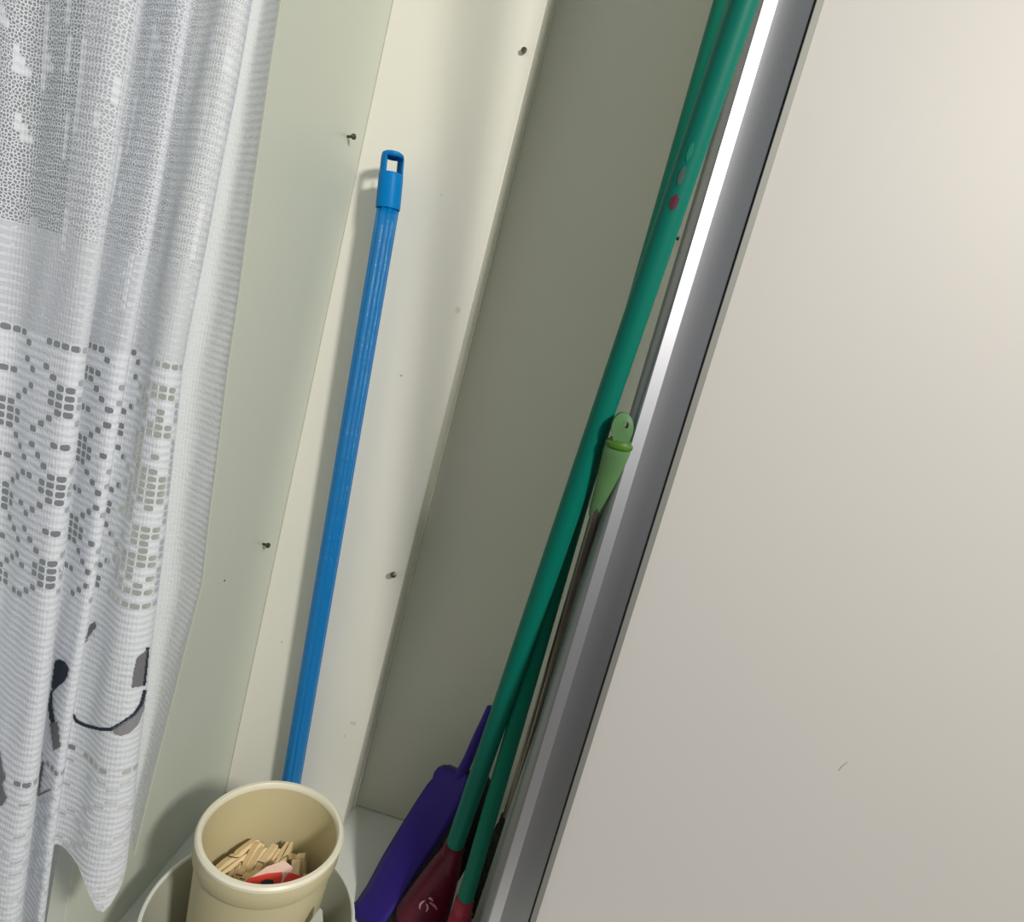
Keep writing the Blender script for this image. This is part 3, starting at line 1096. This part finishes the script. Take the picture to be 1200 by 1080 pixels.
def lace_material():
    m = bpy.data.materials.new('white_lace')
    m.use_nodes = True
    nt = m.node_tree
    N, L = nt.nodes, nt.links
    b = N['Principled BSDF']
    b.inputs['Roughness'].default_value = .85
    b.inputs['Base Color'].default_value = lin((240, 243, 248))
    b.inputs['Specular IOR Level'].default_value = .2
    out = [n for n in N if n.type == 'OUTPUT_MATERIAL'][0]
    uv = N.new('ShaderNodeUVMap'); uv.uv_map = 'UVMap'
    sep = N.new('ShaderNodeSeparateXYZ'); L.new(uv.outputs[0], sep.inputs[0])
    kd = N.new('ShaderNodeAttribute'); kd.attribute_name = 'lace'

    def mth(op, a, b_=None, c=None):
        n = N.new('ShaderNodeMath'); n.operation = op
        for i, v in enumerate((a, b_, c)):
            if v is None: continue
            if isinstance(v, (int, float)): n.inputs[i].default_value = v
            else: L.new(v, n.inputs[i])
        return n.outputs[0]
    U, V = sep.outputs[0], sep.outputs[1]
    K = kd.outputs['Fac']

    def isk(k): return mth('COMPARE', K, k, .3)
    # uneven thread: shift cells a little
    nz = N.new('ShaderNodeTexNoise'); nz.inputs['Scale'].default_value = 1.1; nz.inputs['Detail'].default_value = 1
    L.new(uv.outputs[0], nz.inputs['Vector'])
    wig = mth('MULTIPLY', mth('SUBTRACT', nz.outputs['Fac'], .5), .35)
    fu = mth('SUBTRACT', mth('MULTIPLY', mth('FRACT', mth('ADD', U, 0)), 2), 1)
    fv = mth('ADD', mth('SUBTRACT', mth('MULTIPLY', mth('FRACT', V), 2), 1), wig)
    rad = mth('ADD', mth('POWER', mth('ABSOLUTE', fu), 3), mth('POWER', mth('ABSOLUTE', mth('MULTIPLY', fv, 1.12)), 3))
    hole = mth('MULTIPLY', isk(1), mth('LESS_THAN', rad, mth('ADD', .62, mth('MULTIPLY', wig, 1.2))))
    # hexagonal net
    sc = N.new('ShaderNodeCombineXYZ')
    L.new(mth('MULTIPLY', U, 3.3), sc.inputs[0]); L.new(mth('MULTIPLY', V, 2.5), sc.inputs[1])
    vo = N.new('ShaderNodeTexVoronoi'); vo.feature = 'DISTANCE_TO_EDGE'; vo.voronoi_dimensions = '2D'
    vo.inputs['Scale'].default_value = 1.0; vo.inputs['Randomness'].default_value = .8
    L.new(sc.outputs[0], vo.inputs['Vector'])
    net = mth('MULTIPLY', mth('ADD', isk(2), mth('MULTIPLY', isk(6), 1.7)), mth('GREATER_THAN', vo.outputs['Distance'], .15))
    # ladder: thin horizontal bars
    bar = mth('LESS_THAN', mth('ABSOLUTE', mth('SUBTRACT', mth('FRACT', mth('MULTIPLY', V, 1)), .5)), .30)
    upr = mth('GREATER_THAN', mth('ABSOLUTE', fu), .12)
    lad = mth('MULTIPLY', isk(3), mth('MULTIPLY', bar, mth('GREATER_THAN', nz.outputs['Fac'], .30)))
    # tiny slits in the hem lace
    sl = mth('MULTIPLY', isk(5), mth('LESS_THAN', mth('ABSOLUTE', fv), .42))
    # transparency of each: 1 = fully open
    t_solid = 0.04
    tr = mth('ADD', t_solid, mth('MULTIPLY', hole, .80))
    tr = mth('ADD', tr, mth('MULTIPLY', net, .44))
    tr = mth('ADD', tr, mth('MULTIPLY', lad, .26))
    tr = mth('ADD', tr, mth('MULTIPLY', sl, .45))
    tr = mth('ADD', tr, mth('MULTIPLY', isk(4), mth('MULTIPLY', mth('LESS_THAN', mth('ABSOLUTE', fv), .5), .16)))
    tr = mth('ADD', tr, mth('MULTIPLY', isk(4), .16))
    # knitted relief
    wv = mth('SINE', mth('MULTIPLY', V, 2 * PI * 1.0))
    wu = mth('SINE', mth('MULTIPLY', U, 2 * PI * 3.0))
    hgt = mth('ADD', mth('MULTIPLY', wv, .42), mth('MULTIPLY', wu, .2))
    nn = N.new('ShaderNodeTexNoise'); nn.inputs['Scale'].default_value = 2.2; nn.inputs['Detail'].default_value = 3
    L.new(uv.outputs[0], nn.inputs['Vector'])
    hgt = mth('ADD', hgt, mth('MULTIPLY', nn.outputs['Fac'], 1.6))
    bp = N.new('ShaderNodeBump'); bp.inputs['Strength'].default_value = .4; bp.inputs['Distance'].default_value = .0010
    L.new(hgt, bp.inputs['Height'])
    L.new(bp.outputs[0], b.inputs['Normal'])
    tl = N.new('ShaderNodeBsdfTranslucent'); tl.inputs[0].default_value = lin((242, 243, 246))
    m1 = N.new('ShaderNodeMixShader'); m1.inputs[0].default_value = .28
    L.new(b.outputs[0], m1.inputs[1]); L.new(tl.outputs[0], m1.inputs[2])
    tp = N.new('ShaderNodeBsdfTransparent')
    m2 = N.new('ShaderNodeMixShader')
    L.new(tr, m2.inputs[0]); L.new(m1.outputs[0], m2.inputs[1]); L.new(tp.outputs[0], m2.inputs[2])
    L.new(m2.outputs[0], out.inputs['Surface'])
    return m


me.materials.append(lace_material())

# right selvedge: a picot cord running down the free edge
bm = bmesh.new()
edge_pts = []
for jrow in range(0, nrow, 1):
    z = ZT - jrow * PITCH_V / SUBV
    if z < hem[-1]: break
    edge_pts.append(Vector(verts[jrow * ncol + ncol - 1]))
tube(bm, edge_pts, [0.0005 + .0005 * (k % 2) for k in range(len(edge_pts))], n=6)
sel = link('selvedge', bm, M['pail_body'], cur, smooth=True)

# printed motifs lie on the cloth
bvh = BVHTree.FromPolygons(verts, faces)
ORG = Vector((0, 0, EYE))


def on_cloth(px, py, lift=.0009):
    rd = ray(px, py).normalized()
    h, nrm, idx, dist = bvh.ray_cast(ORG, rd)
    if h is None: return None
    if nrm.dot(rd) > 0: nrm = -nrm
    return h + nrm * lift


def print_poly(name, poly, mat, label=None, step=2.5):
    xs = [p[0] for p in poly]; ys = [p[1] for p in poly]

    def inside(x, y):
        r = False
        n = len(poly)
        for i in range(n):
            (x1_, y1_), (x2_, y2_) = poly[i], poly[(i + 1) % n]
            if (y1_ > y) != (y2_ > y) and x < (x2_ - x1_) * (y - y1_) / (y2_ - y1_) + x1_: r = not r
        return r
    bm = bmesh.new()
    cache = {}
    nx = int((max(xs) - min(xs)) / 1.0) + 2
    ny = int((max(ys) - min(ys)) / 1.0) + 2

    def vert(i, j):
        if (i, j) not in cache:
            p = on_cloth(min(xs) + i, min(ys) + j)
            cache[(i, j)] = bm.verts.new(p) if p else None
        return cache[(i, j)]
    for i in range(nx):
        for j in range(ny):
            if inside(min(xs) + i + .5, min(ys) + j + .5):
                q = [vert(i, j), vert(i + 1, j), vert(i + 1, j + 1), vert(i, j + 1)]
                if None in q: continue
                if max((q[k].co - q[(k + 1) % 4].co).length for k in range(4)) > .006: continue
                bm.faces.new(q)
    o = link(name, bm, mat, cur)
    if label: o['label'] = label
    return o


def ribbon(pts, w):
    a, b = [], []
    for i, (x, y) in enumerate(pts):
        x0, y0 = pts[max(i - 1, 0)]; x1_, y1_ = pts[min(i + 1, len(pts) - 1)]
        dx, dy = x1_ - x0, y1_ - y0
        l = math.hypot(dx, dy) or 1
        ww = w[i] if isinstance(w, (list, tuple)) else w
        a.append((x - dy / l * ww / 2, y + dx / l * ww / 2)); b.append((x + dy / l * ww / 2, y - dx / l * ww / 2))
    return a + b[::-1]


print_poly('printed_ladle', [(66, 773), (72, 772), (78, 775), (82, 782), (81, 791), (76, 799), (69, 804), (63, 811), (62, 800)], M['navy'], 'navy printed skimmer bowl')
print_poly('printed_handle', ribbon([(62, 808), (60.5, 826), (62, 840), (64, 846)], [2, 5, 6, 5]), M['navy'], 'navy printed handle')
print_poly('printed_handle', [(60, 847), (69, 845), (72, 874), (64, 879)], M['greyp'], 'grey printed handle end')
print_poly('printed_spoon', [(99, 753), (101, 742), (107, 731), (113, 728), (114, 734), (107, 743)], M['greyp'], 'grey printed spoon tip')
print_poly('printed_grater', [(160, 770), (172, 760), (169, 782), (166, 803), (154, 805), (156, 788)], M['greyp'], 'grey printed grater')
print_poly('printed_line', ribbon([(172.5, 758), (170.5, 780), (168, 803)], 3.2), M['navy'], 'navy printed line')
print_poly('printed_pan', [(132, 853), (147, 844), (158, 836), (166, 826), (169, 815), (168, 830), (161, 848), (152, 858), (142, 861), (135, 859)], M['greyl'], 'light grey printed pan bowl')
print_poly('printed_pan_rim', ribbon([(86, 836), (91, 844), (101, 849), (116, 853), (131, 853.5), (144, 846), (157, 836), (165, 824), (169, 808)], 4.0), M['navy'], 'navy printed pan outline')
print_poly('printed_bottle', [(0, 868), (3, 890), (7, 912), (4, 918), (9, 934), (5, 942), (0, 944)], M['greyp'], 'grey printed shape cut by the fold')
print_poly('printed_knife', [(51, 890), (53, 893), (48, 925), (47, 932), (42, 932), (43, 925)], M['greyp'], 'grey printed knife')
print_poly('printed_line', ribbon([(47, 931), (54, 927), (61, 924)], 2.4), M['greyl'], 'light grey printed line')
